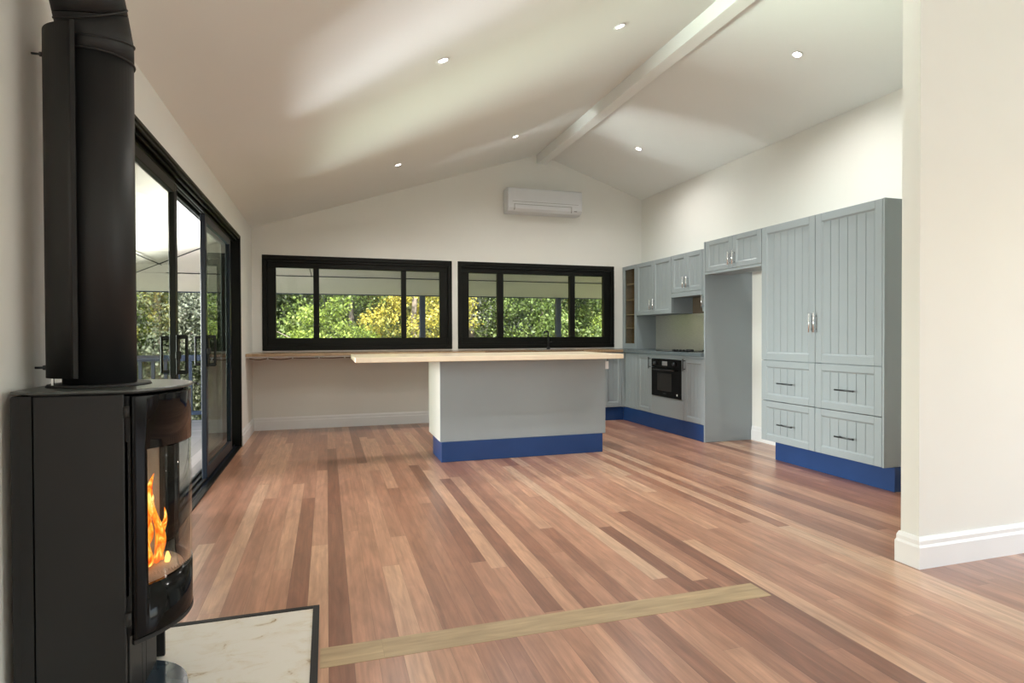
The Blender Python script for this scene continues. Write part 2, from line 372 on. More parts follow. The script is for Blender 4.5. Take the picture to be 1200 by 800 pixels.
# ------------------------------------------------------------------ windows on the back wall
def window(name, x0, x1, mull):
    w = bpy.data.objects.new(name, None); COL.objects.link(w); w.location = (x0, YB, WB); w['_o'] = [x0, YB, WB]; w['kind'] = 'structure'
    w['label'] = 'black framed sliding window above the timber bench, ' + ('left of the two' if x0 < 0 else 'right one, behind the tap'); w['category'] = 'window'
    f = bmesh.new(); ya, yb = YB-.012, YB+.10
    pz0, pz1 = 1.062, 1.882; px0, px1 = x0+.147, x1-.150
    # outer casing (architrave, close to the wall plane) and deeper sash frame
    e = .05
    box(f, x0, x1, ya, yb, WT-e, WT, .004); box(f, x0, x1, ya, yb, WB, WB+e, .004); box(f, x0, x0+e, ya, yb, WB+e, WT-e, .004); box(f, x1-e, x1, ya, yb, WB+e, WT-e, .004)
    obj('window_frame', f, 'black', w)
    s = bmesh.new(); yc, yd = YB+.012, YB+.075
    box(s, x0+e, x1-e, yc, yd, pz1, WT-e, .004); box(s, x0+e, x1-e, yc, yd, WB+e, pz0, .004)
    box(s, x0+e, px0, yc, yd, pz0, pz1, .004); box(s, px1, x1-e, yc, yd, pz0, pz1, .004)
    # ledge steps of the sliding tracks
    box(s, x0+e, x1-e, YB-.004, YB+.012, WB+e, WB+e+.03, .003); box(s, x0+e, x1-e, YB-.004, YB+.012, WT-e-.03, WT-e, .003)
    obj('sash', s, 'black', w)
    for a, b in mull: obj('mullion', B(a, b, YB+.005, YB+.07, pz0, pz1, bev=.004), 'black', w)
    edges = [px0] + [v for ab in mull for v in ab] + [px1]
    for i in range(0, len(edges), 2):
        obj('pane', B(edges[i]-.003, edges[i+1]+.003, YB+.040, YB+.044, pz0-.003, pz1+.003), 'glass', w)
    return w
window('window_1', WX[0][0], WX[0][1], [(-.146, -.081), (.882, .941)])
window('window_2', WX[1][0], WX[1][1], [(2.110, 2.191), (3.120, 3.195)])

# ------------------------------------------------------------------ sliding door in the left wall
d = bpy.data.objects.new('door_1', None); COL.objects.link(d); d.location = (XL, DY0, 0); d['_o'] = [XL, DY0, 0]; d['kind'] = 'structure'
d['label'] = 'black aluminium sliding glass door opening onto the deck, left wall'; d['category'] = 'sliding door'
f = bmesh.new(); xi, xo = XL+.012, XL-.16
box(f, xi, xo, DY0-.02, DY1, DZ-.022, DZ, .003)                                   # head
for k, (xa, zz) in enumerate(((XL+.004, .036), (XL-.018, .05), (XL-.045, .066), (XL-.075, .058), (XL-.105, .075), (XL-.135, .064))):
    box(f, xa, xa-.016, DY0, DY1, DZ-zz, DZ-.02, .002)                           # stacked head tracks
box(f, xi, xo, DY1-.035, DY1+.0, 0, DZ-.022, .003); box(f, xi, xo, DY0-.02, DY0+.03, 0, DZ-.022, .003)  # jambs
obj('door_frame', f, 'black', d)
f = bmesh.new(); box(f, XL+.01, XL-.028, DY0, DY1-.036, 0.001, .012, .002)
for xa in (XL-.05, XL-.092, XL-.134): box(f, xa, xa-.010, DY0, DY1-.036, .012, .03, .002)
obj('sill', f, 'black', d)
f = bmesh.new(); box(f, XL-.028, XL-.17, DY0, DY1-.036, 0.0, .012, .002); obj('sill_track', f, 'navyblack', d)
def panel(y0, y1, xc, hy=None, mat='black', inner='glass'):
    p = bmesh.new(); x0, x1 = xc-.018, xc+.018; s = .062; zb, zt = .03, 1.995
    box(p, x0, x1, y0, y0+s, zb, zt, .004); box(p, x0, x1, y1-s, y1, zb, zt, .004)
    box(p, x0, x1, y0+s, y1-s, zb, zb+.085, .004); box(p, x0, x1, y0+s, y1-s, zt-.06, zt, .004)
    pn = obj('door_panel', p, mat, d)
    obj('pane', B(xc-.003, xc+.003, y0+s-.004, y1-s+.004, zb+.08, zt-.056), inner, pn)
    if hy is not None:
        h = bmesh.new()
        box(h, x1, x1+.012, hy-.028, hy+.028, .86, 1.10, .004)                      # lock plate
        for zz in (.875, 1.085): box(h, x1+.008, x1+.055, hy-.012, hy+.012, zz-.012, zz+.012, .003)
        box(h, x1+.045, x1+.06, hy-.013, hy+.013, .865, 1.095, .005)
        box(h, x0-.05, x0-.038, hy-.013, hy+.013, .87, 1.09, .005)
        for zz in (.88, 1.08): box(h, x0-.04, x0, hy-.010, hy+.010, zz-.010, zz+.010, .003)
        box(h, x1+.002, x1+.03, hy-.045, hy-.028, .955, 1.0, .003)
        obj('door_handle', h, 'black', pn)
panel(DY0+.03, 4.006, XL-.055, 3.965, 'black', 'doorglass')
panel(4.885, 6.10, XL-.058, 4.93, 'navyblack', 'doorglass')
panel(5.13, DY1-.036, XL-.10, None, 'navyblack', 'darkglass')

# ------------------------------------------------------------------ panelled doors
def frontmap(facing, a, face):
    """(u, w, z) -> world.  facing 'X': face plane X=face looking to -X, u runs along +Y from a.  'Y': plane Y=face looking to -Y, u along +X"""
    if facing == 'X': return lambda u, w, z: (face-w, a+u, z)
    return lambda u, w, z: (a+u, face-w, z)
def mbox(bm, mp, u0, u1, w0, w1, z0, z1, bev=0.):
    p = mp(u0, w0, z0); q = mp(u1, w1, z1)
    box(bm, p[0], q[0], p[1], q[1], z0, z1, bev)
def panelled(bm, mp, W, z0, z1, st=.056, th=.02, pitch=.080, rec=.009, rail=None, g=.0015):
    """framed tongue-and-groove panel, front face at w=0 ... -th behind"""
    rail = rail or st
    u0, u1 = g, W-g; a0, a1 = z0+g, z1-g
    mbox(bm, mp, u0, u0+st, -th, 0, a0, a1, .0022); mbox(bm, mp, u1-st, u1, -th, 0, a0, a1, .0022)
    mbox(bm, mp, u0+st, u1-st, -th, 0, a0, a0+rail, .0022); mbox(bm, mp, u0+st, u1-st, -th, 0, a1-rail, a1, .0022)
    # sloping bead inside the frame
    b = .010
    def q(P):
        bm.faces.new([bm.verts.new(mp(*p)) for p in P])
    i0, i1, j0, j1 = u0+st, u1-st, a0+rail, a1-rail
    q([(i0, -.001, j0), (i1, -.001, j0), (i1-b, -rec, j0+b), (i0+b, -rec, j0+b)])
    q([(i0, -.001, j1), (i1, -.001, j1), (i1-b, -rec, j1-b), (i0+b, -rec, j1-b)])
    q([(i0, -.001, j0), (i0, -.001, j1), (i0+b, -rec, j1-b), (i0+b, -rec, j0+b)])
    q([(i1, -.001, j0), (i1, -.001, j1), (i1-b, -rec, j1-b), (i1-b, -rec, j0+b)])
    # planks
    n = max(2, round((i1-i0)/pitch)); pw = (i1-i0)/n
    for k in range(n):
        mbox(bm, mp, i0+k*pw+.0012, i0+(k+1)*pw-.0012, -th+.003, -rec, j0, j1, .002)
    mbox(bm, mp, i0, i1, -th, -th+.004, j0, j1)
def handle(mp, u, z, length, vertical, parent, mat='steel', so=.030):
    bm = bmesh.new(); h = length/2; r = .0062; k = h*.68
    if vertical:
        tube(bm, [mp(u, so, z-h), mp(u, so, z+h)], r, 12)
        for s in (-k, k): tube(bm, [mp(u, 0, z+s), mp(u, so, z+s)], .0048, 8)
    else:
        tube(bm, [mp(u-h, so, z), mp(u+h, so, z)], r, 12)
        for s in (-k, k): tube(bm, [mp(u+s, 0, z), mp(u+s, so, z)], .0048, 8)
    return obj('handle', bm, mat, parent)
def door_part(name, facing, a, face, W, z0, z1, parent, **k):
    bm = bmesh.new(); mp = frontmap(facing, a, face); panelled(bm, mp, W, z0, z1, **k); return obj(name, bm, 'cab', parent), mp

XF = 3.627
# ---- tall pantry
c = thing('pantry_cabinet', 'tall blue-grey two-door pantry with four drawers below, beside the stub wall', 'cabinet', (3.9, 3.713, 0))
bm = bmesh.new(); box(bm, XF+.022, XR-.001, 3.113, 3.131, .172, 2.016, .001); box(bm, XF+.022, XR-.001, 4.296, 4.314, .172, 2.016, .001)
box(bm, XF+.022, XR-.001, 3.131, 4.296, .172, .19); box(bm, XF+.022, XR-.001, 3.131, 4.296, 1.998, 2.016); box(bm, XR-.012, XR-.002, 3.131, 4.296, .19, 1.998)
box(bm, XF, XF+.022, 3.1125, 3.1285, .172, 2.016, .001)   # scribe strip flush with the doors
box(bm, XF+.03, XR-.012, 3.70, 3.726, .19, 1.998); box(bm, XF+.03, XR-.012, 3.131, 4.296, .858, .872)
obj('body', bm, 'cab', c)
for (a, w, hu) in ((3.1295, .586, .571), (3.7165, .5965, .0305)):
    dr, mp = door_part('door', 'X', a, XF, w, .866, 2.016, c, st=.06); handle(mp, hu, 1.178, .150, True, dr)
    for (z0, z1) in ((.519, .864), (.172, .517)):
        dw, mp = door_part('drawer', 'X', a, XF, w, z0, z1, c, st=.06, rail=.052); handle(mp, w/2-.005, (z0+z1)/2-.015, .165, False, dw, 'darksteel')
obj('kickboard', B(3.714, 3.732, 3.105, 4.24, 0.001, .172, bev=.001), 'kick', c)
obj('kickboard', B(3.732, XR-.001, 3.105, 3.123, 0.001, .172, bev=.001), 'kick', c)
obj('kickboard', B(3.732, XR-.001, 4.222, 4.24, 0.001, .172, bev=.001), 'kick', c)

# ---- fridge bay: panel and overhead cabinet
tag(obj('fridge_panel', B(XF, XR, 5.126, 5.144, 0.001, 2.016, bev=.001), 'cab'), 'blue-grey full height side panel of the empty fridge bay, beside the cooktop run', 'panel')
c = thing('overhead_cabinet', 'shallow blue-grey two-door cabinet bridging the empty fridge bay', 'cabinet', (3.78, 4.72, 1.69))
bm = bmesh.new(); box(bm, XF+.022, 3.93, 4.316, 5.124, 1.69, 2.014, .001); obj('body', bm, 'cab', c)
for (a, w, hu) in ((4.316, .3885, .355), (4.7055, .4175, .030)):
    dr, mp = door_part('door', 'X', a, XF, w, 1.71, 2.016, c, st=.055, rail=.045); handle(mp, hu, 1.805, .125, True, dr)
obj('bottom_rail', B(XF+.002, XF+.021, 4.316, 5.124, 1.685, 1.709, bev=.001), 'cab', c)

# ---- wall cabinets
XU = 3.900
def ucab(name, label, y0, y1, z0, z1, zd0, doors, cat='cabinet', group=None):
    c = thing(name, label, cat, (4.05, (y0+y1)/2, z0), group)
    bm = bmesh.new(); box(bm, XU+.021, XR, y0+.0005, y1-.0005, z0, z1, .001); obj('body', bm, 'cab', c)
    for (a, w, hu, hz, hl) in doors:
        dr, mp = door_part('door', 'X', a, XU, w, zd0, z1, c, st=.05, pitch=.07)
        handle(mp, hu, hz, hl, True, dr)
    return c
ucab('wall_cabinet', 'blue-grey two-door wall cabinet with grooved doors beside the glass cabinet', 6.17, 7.0, 1.338, 2.016, 1.338, [(6.17, .4125, .372, 1.465, .13), (6.584, .415, .036, 1.463, .13)])
c = ucab('wall_cabinet', 'short blue-grey two-door wall cabinet over the rangehood opening', 5.56, 6.168, 1.56, 2.018, 1.575, [(5.56, .303, .264, 1.68, .125), (5.864, .303, .030, 1.682, .125)])
# slide-out hood front below the short doors
h = thing('rangehood', 'slim slide-out rangehood under the short wall cabinet', 'rangehood', (4.05, 5.86, 1.52))
obj('hood_front', B(XU, XU+.02, 5.562, 6.166, 1.522, 1.572, bev=.001), 'cab', h)
bm = bmesh.new(); box(bm, XU+.022, XR-.01, 5.566, 6.162, 1.535, 1.559, .001); obj('hood_body', bm, 'darksteel', h)
bm = bmesh.new(); box(bm, XU+.04, XR-.03, 5.60, 6.13, 1.528, 1.535, .001); obj('filter', bm, 'acd', h)
tag(obj('wall_lining', B(XR-.004, XR-.0005, 5.56, 6.168, 1.3375, 1.534), 'brownboard'), 'dark brown board on the wall above the splashback, under the rangehood', 'wall lining')
ucab('wall_cabinet', 'narrow blue-grey wall cabinet beside the fridge bay panel, partly hidden', 5.146, 5.558, 1.338, 2.016, 1.338, [(5.146, .412, .385, 1.447, .14)])
# glass cabinet standing on the counter, in the corner
c = thing('display_cabinet', 'tall narrow blue-grey glass-front cabinet standing on the counter in the corner', 'cabinet', (4.05, 7.19, .9))
y0, y1 = 7.002, YB; z0, z1 = .901, 2.016
bm = bmesh.new(); box(bm, XU+.021, XR, y0, y0+.016, z0, z1, .001); box(bm, XU+.021, XR, y1-.018, y1-.001, z0, z1); box(bm, XU+.021, XR, y0+.016, y1-.018, z0, z0+.018); box(bm, XU+.021, XR, y0+.016, y1-.018, z1-.018, z1)
obj('body', bm, 'cab', c)
obj('back_panel', B(XR-.012, XR-.004, y0+.016, y1-.018, z0+.018, z1-.018), 'shelf', c)
bm = bmesh.new(); box(bm, XU+.022, XR-.013, y0+.0162, y0+.019, z0+.018, z1-.018); box(bm, XU+.022, XR-.013, y1-.021, y1-.0182, z0+.018, z1-.018); obj('lining', bm, 'shelf', c)
bm = bmesh.new(); s = .052
box(bm, XU, XU+.02, y0, y0+s, z0, z1, .002); box(bm, XU, XU+.02, y1-s-.02, y1-.002, z0, z1, .002); box(bm, XU, XU+.02, y0+s, y1-s-.02, z0, z0+.07, .002); box(bm, XU, XU+.02, y0+s, y1-s-.02, z1-.05, z1, .002)
dr = obj('door', bm, 'cab', c); obj('pane', B(XU+.008, XU+.012, y0+s-.003, y1-s-.017, z0+.067, z1-.047), 'cabglass', dr)
for zz in (1.18, 1.36, 1.56, 1.77): obj('shelf', B(XU+.03, XR-.013, y0+.02, y1-.022, zz-.008, zz+.008), 'shelf', c)

# ---- splashback
tag(obj('splashback', B(XR-.006, XR-.0005, 5.146, 7.0, .901, 1.337), 'splash'), 'brushed stainless steel splashback sheet behind the cooktop', 'splashback')

# ---- base cabinets along the right wall
KZ, CB = .172, .862
def bcab(name, label, y0, y1):
    c = thing(name, label, 'cabinet', (3.9, (y0+y1)/2, 0))
    bm = bmesh.new(); box(bm, XF+.022, XR-.001, y0+.0005, y1-.0005, KZ, CB-.001, .001); obj('body', bm, 'cab', c)
    obj('kickboard', B(XF, XF+.018, y0, y1 if y1 < 6.7 else 6.849, .001, KZ-.001), 'kick', c)
    return c
c = bcab('base_cabinet', 'narrow blue-grey base cabinet with grooved door between oven and fridge bay panel', 5.146, 5.498)
dr, mp = door_part('door', 'X', 5.146, XF, .352, KZ, .84, c, st=.05, pitch=.07); handle(mp, .325, .765, .13, True, dr, 'darksteel')
obj('top_rail', B(XF+.001, XF+.02, 5.147, 5.497, .842, CB-.001), 'cab', c)
# oven housing
c = thing('oven_housing', 'blue-grey base unit framing the built-in oven', 'cabinet', (3.9, 5.82, 0))
OY0, OY1 = 5.54, 6.132
bm = bmesh.new(); box(bm, XF+.021, XR-.001, 5.50, OY0-.002, KZ, CB-.001); box(bm, XF+.021, XR-.001, OY1+.002, 6.148, KZ, CB-.001); box(bm, XF+.021, XR-.001, OY0-.002, OY1+.002, KZ, .385); box(bm, XF+.021, XR-.001, OY0-.002, OY1+.002, .813, CB-.001)
obj('body', bm, 'cab', c)
bm = bmesh.new(); box(bm, XF, XF+.02, 5.50, 6.148, .815, CB-.001, .001); box(bm, XF, XF+.02, 5.50, OY0-.002, .386, .815, .001); box(bm, XF, XF+.02, OY1+.001, 6.148, .386, .815, .001); obj('surround', bm, 'cab', c)
obj('lower_panel', B(XF, XF+.02, 5.50, 6.148, KZ, .384, bev=.001), 'cab', c)
obj('kickboard', B(XF, XF+.018, 5.499, 6.149, .001, KZ-.001), 'kick', c)
# the oven
c = thing('oven', 'black glass built-in electric oven in the base cabinets', 'oven', (3.9, 5.836, .387))
bm = bmesh.new(); box(bm, XF+.022, XF+.50, OY0+.004, OY1-.004, .392, .808); obj('body', bm, 'dark', c)
dr = obj('oven_door', B(XF-.014, XF+.02, OY0, OY1, .389, .715, bev=.003), 'glossblack', c)
obj('oven_window', B(XF-.0155, XF-.0135, OY0+.17, OY1-.13, .455, .655, bev=.0005), 'dark', dr)
bm = bmesh.new(); tube(bm, [(XF-.045, OY0+.09, .693), (XF-.045, OY1-.09, .693)], .008, 12)
for y in (OY0+.12, OY1-.12): tube(bm, [(XF-.012, y, .693), (XF-.045, y, .693)], .006, 8)
obj('handle', bm, 'blackm', dr)
bm = bmesh.new(); tube(bm, [(XF-.0145, OY0+.06, .43), (XF-.0165, OY0+.06, .43)], .012, 16); obj('badge', bm, 'whitep', dr)
obj('maker_mark', B(XF-.0155, XF-.0138, OY0+.28, OY0+.34, .425, .432), 'darksteel', dr)
cp = obj('control_panel', B(XF-.014, XF+.02, OY0, OY1, .718, .811, bev=.003), 'glossblack', c)
for y in (OY0+.11, OY1-.09):
    bm = bmesh.new(); tube(bm, [(XF-.012, y, .765), (XF-.038, y, .765)], [.021, .018], 20); kb = obj('knob', bm, 'darksteel', cp)
obj('display', B(XF-.0155, XF-.0138, OY0+.255, OY0+.36, .742, .79), 'acd', cp)
# corner unit
c = bcab('base_cabinet', 'blue-grey corner base cabinet with grooved door left of the oven', 6.15, 6.79)
dr, mp = door_part('door', 'X', 6.15, XF, .33, KZ, CB-.006, c, st=.05, pitch=.06); handle(mp, .022, .762, .135, True, dr, 'darksteel')
bm = bmesh.new()
mp = frontmap('X', 6.482, XF)
for k in range(4): mbox(bm, mp, .002+k*.0795, .0795*(k+1)-.001, -.02, 0, KZ, CB-.006, .002)
obj('corner_filler', bm, 'cab', c)

# ---- base cabinets under the windows (back run), end hidden behind the island
c = thing('sink_cabinet', 'blue-grey base cabinet with a framed door under the back window, behind the island', 'cabinet', (2.8, 7.1, 0))
YC = 6.80
bm = bmesh.new(); box(bm, 1.92, 3.626, YC+.021, YB-.02, KZ, .868, .001); obj('body', bm, 'cab', c)
x = 1.92
for w in (.44, .44, .36):
    dr, mp = door_part('door', 'Y', x, YC, w, KZ, .866, c, st=.05); handle(mp, w-.03, .77, .13, True, dr, 'darksteel'); x += w
dr, mp = door_part('door', 'Y', 3.345, YC, .235, KZ, .866, c, st=.042, rail=.06, pitch=.2); handle(mp, .020, .77, .13, True, dr, 'darksteel')
obj('corner_filler', B(3.16, 3.344, YC, YC+.02, KZ, .866, bev=.001), 'cab', c)
obj('corner_filler', B(3.581, 3.6265, YC, YC+.02, KZ, .866, bev=.001), 'cab', c)
obj('kickboard', B(1.92, 3.626, 6.85, 6.868, .001, KZ-.001), 'kick', c)

# ---- worktops
bm = bmesh.new(); x0, x1 = 2.45, 3.05; ya, yb = 6.90, 7.24
box(bm, XL+.001, x0, 6.765, YB-.013, .870, .9, .002); box(bm, x1, 3.585, 6.765, YB-.013, .870, .9, .002)
box(bm, x0, x1, 6.765, ya, .870, .9); box(bm, x0, x1, yb, YB-.013, .870, .9)
tag(obj('timber_worktop', bm, 'bench'), 'long brown timber bench along the back wall under both windows', 'bench top')
tag(obj('counter_top', B(3.586, XR-.001, 5.1445, YB-.001, .863, .9, bev=.002), 'counter'), 'slate grey laminate counter over the oven run', 'counter')
# sink
c = thing('sink', 'stainless steel sink set in the timber bench below the right window', 'sink', (2.75, 7.07, .80))
bm = bmesh.new()
for a in ((x0-.015, x1+.015, ya-.015, ya+.012), (x0-.015, x1+.015, yb-.012, yb+.015), (x0-.015, x0+.012, ya+.012, yb-.012), (x1-.012, x1+.015, ya+.012, yb-.012)): box(bm, *a, .9005, .904, .001)
obj('rim', bm, 'steel', c)
bm = bmesh.new(); box(bm, x0+.006, x1-.006, ya+.006, yb-.006, .871, .875); obj('basin', bm, 'steel', c)
# tap
c = thing('kitchen_tap', 'tall matte black gooseneck tap behind the sink, against the right window', 'tap', (2.765, 7.275, .9))
bm = bmesh.new(); tube(bm, [(2.765, 7.275, .9005), (2.765, 7.275, .935)], [.024, .020], 16); obj('tap_base', bm, 'blackm', c)
bm = bmesh.new(); tube(bm, [(2.765, 7.275, .93), (2.765, 7.275, 1.10), (2.760, 7.272, 1.125), (2.745, 7.262, 1.136), (2.72, 7.245, 1.136), (2.690, 7.222, 1.128), (2.685, 7.218, 1.105)], .0105, 12); obj('spout', bm, 'blackm', c)
bm = bmesh.new(); tube(bm, [(2.775, 7.275, .99), (2.815, 7.275, 1.0)], .007, 10); obj('lever', bm, 'blackm', c)
# cooktop
c = thing('cooktop', 'black gas cooktop with a row of knobs on the grey counter', 'cooktop', (3.9, 5.84, .9))
obj('plate', B(3.67, 4.13, 5.545, 6.13, .9005, .907, bev=.002), 'glossblack', c)
for (px, py, r) in ((3.84, 5.70, .045), (3.84, 6.00, .035), (4.04, 5.70, .035), (4.04, 6.0, .045)):
    bm = bmesh.new(); tube(bm, [(px, py, .907), (px, py, .916)], [r, r*.85], 20); obj('burner', bm, 'blackm', c)
for k in range(5):
    y = 5.455+.10+k*.062; bm = bmesh.new(); tube(bm, [(3.705, y, .907), (3.705, y, .925)], [.017, .0145], 16); obj('knob', bm, 'blackm', c)

# ------------------------------------------------------------------ island
c = thing('kitchen_island', 'blue-grey kitchen island on a royal blue kickboard in the middle of the floor', 'island', (1.7, 5.3, 0))
bm = bmesh.new(); box(bm, .945, 2.482, 5.057, 5.632, .174, .875); obj('body', bm, 'cab', c)
obj('front_panel', B(.925, 2.482, 5.038, 5.056, .173, .8755, bev=.001), 'cab', c)
e = obj('end_panel', B(.925, .944, 5.0565, 5.632, .173, .8755, bev=.001), 'cabside', c); e['label'] = 'white end panel facing the deck door'
obj('kickboard', B(.932, 2.446, 5.026, 5.044, .001, .1725, bev=.001), 'kick', c)
obj('kickboard', B(.932, .950, 5.0445, 5.45, .001, .1725, bev=.001), 'kick', c)
obj('kickboard', B(2.428, 2.446, 5.0445, 5.45, .001, .1725, bev=.001), 'kick', c)
tag(obj('island_top', B(.211, 2.526, 4.759, 5.592+.06, .8765, .918, bev=.003), 'slab'), 'pale timber slab overhanging the left of the kitchen island', 'bench top')
c = thing('power_outlet', 'small white power outlet on the right end of the island', 'power outlet', (2.50, 5.2, .74))
obj('socket_box', B(2.4825, 2.522, 5.045, 5.13, .768, .842, bev=.004), 'whitep', c)
for y in (5.06, 5.095): obj('switch', B(2.522, 2.526, y, y+.015, .815, .83), 'white', c)

# cable clipped under the bench
c = thing('bench_cable', 'thin brown cable clipped under the timber bench, left part', 'cable', (0, 6.8, .86))
bm = bmesh.new(); pts = []
cl = [-.78, -.60, -.35, -.08, .19, .5, .8, 1.1]
for i in range(len(cl)-1):
    for k in range(6):
        t = k/6; xx = cl[i]+(cl[i+1]-cl[i])*t; pts.append((xx, 6.81+.004*math.sin(xx*9), .850-.014*math.sin(math.pi*t)*(1 if i < 2 else .3)))
tube(bm, pts, .005, 8); obj('cord', bm, 'cable', c)
for xx in cl[1:]:
    bm = bmesh.new(); box(bm, xx-.006, xx+.006, 6.800, 6.822, .834, .8685, .003); obj('clip', bm, 'whitep', c)
struct(obj('trim_3', B(XL+.001, 1.9, 6.80, 6.83, .856, .8695), 'white'), 'white batten under the timber bench', 'batten')

# ------------------------------------------------------------------ air conditioner
c = thing('air_conditioner', 'white split-system air conditioner mounted high on the gable wall', 'air conditioner', (2.7, 7.386, 2.654))
bm = bmesh.new(); prism(bm, [(7.385, 2.656), (7.385, 2.958), (7.20, 2.958), (7.178, 2.945), (7.172, 2.80), (7.176, 2.70), (7.205, 2.664), (7.26, 2.656)], 2.194, 3.205, 'X')
bmesh.ops.bevel(bm, geom=[e for e in bm.edges if abs(e.verts[0].co.x-e.verts[1].co.x) < .01], offset=.006, segments=2, affect='EDGES')
obj('casing', bm, 'ac', c)
obj('seam', B(2.25, 3.15, 7.1705, 7.174, 2.778, 2.782), 'acd', c)
fp = bmesh.new(); prism(fp, [(7.176, 2.742), (7.170, 2.738), (7.176, 2.693), (7.205, 2.662), (7.212, 2.668), (7.184, 2.70)], 2.28, 3.05, 'X'); obj('louvre', fp, 'ac', c)
obj('seam', B(2.27, 3.06, 7.1695, 7.176, 2.7435, 2.7475), 'acd', c)
for xx in (2.274, 3.051): obj('slot', B(xx, xx+.005, 7.168, 7.2, 2.675, 2.745), 'acd', c)
obj('indicator', B(3.09, 3.13, 7.172, 7.1745, 2.69, 2.70), 'acd', c)

# ------------------------------------------------------------------ downlights
def downlight():
    c = thing('downlight', '', 'downlight', (0, 0, 0), 'recessed ceiling downlights')
    bm = bmesh.new(); ro, ri = .043, .029; seg = 28; ring = []
    for r_, z_ in ((ro, 0.), (ro, -.004), (ri+.003, -.006), (ri, -.003), (ri, .0)):
        ring.append([bm.verts.new((r_*math.cos(2*math.pi*k/seg), r_*math.sin(2*math.pi*k/seg), z_)) for k in range(seg)])
    for a, b in zip(ring, ring[1:]):
        for k in range(seg): bm.faces.new((a[k], b[k], b[(k+1) % seg], a[(k+1) % seg]))
    obj('bezel', bm, 'white', c, smooth=True)
    bm = bmesh.new(); bmesh.ops.create_circle(bm, cap_ends=True, radius=ri-.0005, segments=seg); bmesh.ops.translate(bm, verts=bm.verts, vec=(0, 0, -.0022))
    obj('lamp', bm, 'lamp', c)
    return c
proto = None
DL = [(.71, 3.715, 'nearer downlight on the left ceiling slope close to the deck door side'), (.70, 6.10, 'far left downlight, nearest the corner above the left window'),
      (1.95, 3.725, 'downlight near the ridge beam at the top of the picture, left slope'), (1.95, 6.11, 'far downlight on the left slope just beside the ridge beam end'),
      (3.435, 3.697, 'nearer downlight on the right ceiling slope above the pantry'), (3.43, 6.10, 'far downlight on the right ceiling slope above the glass cabinet'),
      ]
for i, (x, y, lab) in enumerate(DL):
    if proto is None: proto = downlight(); o = proto
    else: o = copy_tree(proto)
    o.location = (x, y, zc(x)-.0003); m = ML if x < XRG else MR
    o.rotation_euler = (0, -math.atan(m), 0); o['label'] = lab
    ld = bpy.data.lights.new('downlight_spot', 'SPOT'); ld.energy = 62; ld.spot_size = R(150); ld.spot_blend = 1.; ld.shadow_soft_size = .034; ld.color = (1, .965, .91)
    lo = bpy.data.objects.new('downlight_spot', ld); COL.objects.link(lo); lo.location = (x, y, zc(x)-.015)

# ------------------------------------------------------------------ wood stove
CX, CY, SR = -.663, 2.060, .255
A0 = 52.8                               # half angle of the curved door
def arc(r, a0, a1, n, cx=CX, cy=CY): return [(cx+r*math.cos(R(a0+(a1-a0)*k/n)), cy+r*math.sin(R(a0+(a1-a0)*k/n))) for k in range(n+1)]
st = thing('wood_stove', 'tall matte black wood stove with a curved glass door on the hearth', 'stove', (CX, CY, .012))
SB, STP = .012, .932
ysid = .205
# body: closed shell with firebox hollow -> side panels, back, divider plates
bm = bmesh.new()
xs0 = -.735; xf = -.528
bm.free()
for s in (-1, 1):
    bm = bmesh.new(); y = CY+s*ysid; box(bm, xs0, xf, y-s*.012, y, SB, STP, .002); obj('side_panel', bm, 'blackm', st)
bm = bmesh.new()
box(bm, xs0-.055, xs0-.002, CY-ysid+.012, CY+ysid-.012, SB, STP, .003)
prism(bm, [(xs0-.003, CY-ysid), (xs0-.003, CY-ysid+.02), (xs0-.05, CY-ysid+.04), (xs0-.05, CY-ysid+.018)], SB, STP, 'Z')
prism(bm, [(xs0-.003, CY+ysid), (xs0-.003, CY+ysid-.02), (xs0-.05, CY+ysid-.04), (xs0-.05, CY+ysid-.018)], SB, STP, 'Z')
obj('rear_panel', bm, 'blackm', st)
bm = bmesh.new()                        # pedestal front with grooves
for (a, b) in ((-.19, -.03), (-.026, .026), (.03, .19)): box(bm, xf-.03, xf-.010, CY+a*.72, CY+b*.72, SB, .262, .002)
box(bm, xf-.05, xf-.03, CY-ysid+.013, CY+ysid-.013, SB, .262)
obj('pedestal', bm, 'blackm', st)
# fire box
def curved_slab(bm, r, z0, z1, a0=-A0, a1=A0, back=xs0): prism(bm, [(back, CY-ysid+.013)] + arc(r, a0, a1, 24) + [(back, CY+ysid-.013)], z0, z1, 'Z')
bm = bmesh.new(); curved_slab(bm, SR-.02, .262, .285); obj('bottom_plate', bm, 'blackm', st)
bm = bmesh.new(); curved_slab(bm, SR-.02, .895, .925); obj('baffle_plate', bm, 'blackm', st)
bm = bmesh.new(); curved_slab(bm, SR-.025, .285, .375); curved_slab(bm, SR-.03, .80, .82)
box(bm, xs0, xs0+.02, CY-ysid+.013, CY+ysid-.013, .375, .80)
for s in (-1, 1): box(bm, xs0+.02, xf+.005, CY+s*(ysid-.013), CY+s*(ysid-.035), .375, .80)
obj('firebox', bm, 'ash', st)
# dark side jambs behind the door
bm = bmesh.new()
for s in (-1, 1):
    bm = bmesh.new(); box(bm, xf-.004, xf+.012, CY+s*(ysid-.013), CY+s*(ysid-.04), .286, .894); obj('jamb', bm, 'dark', st)
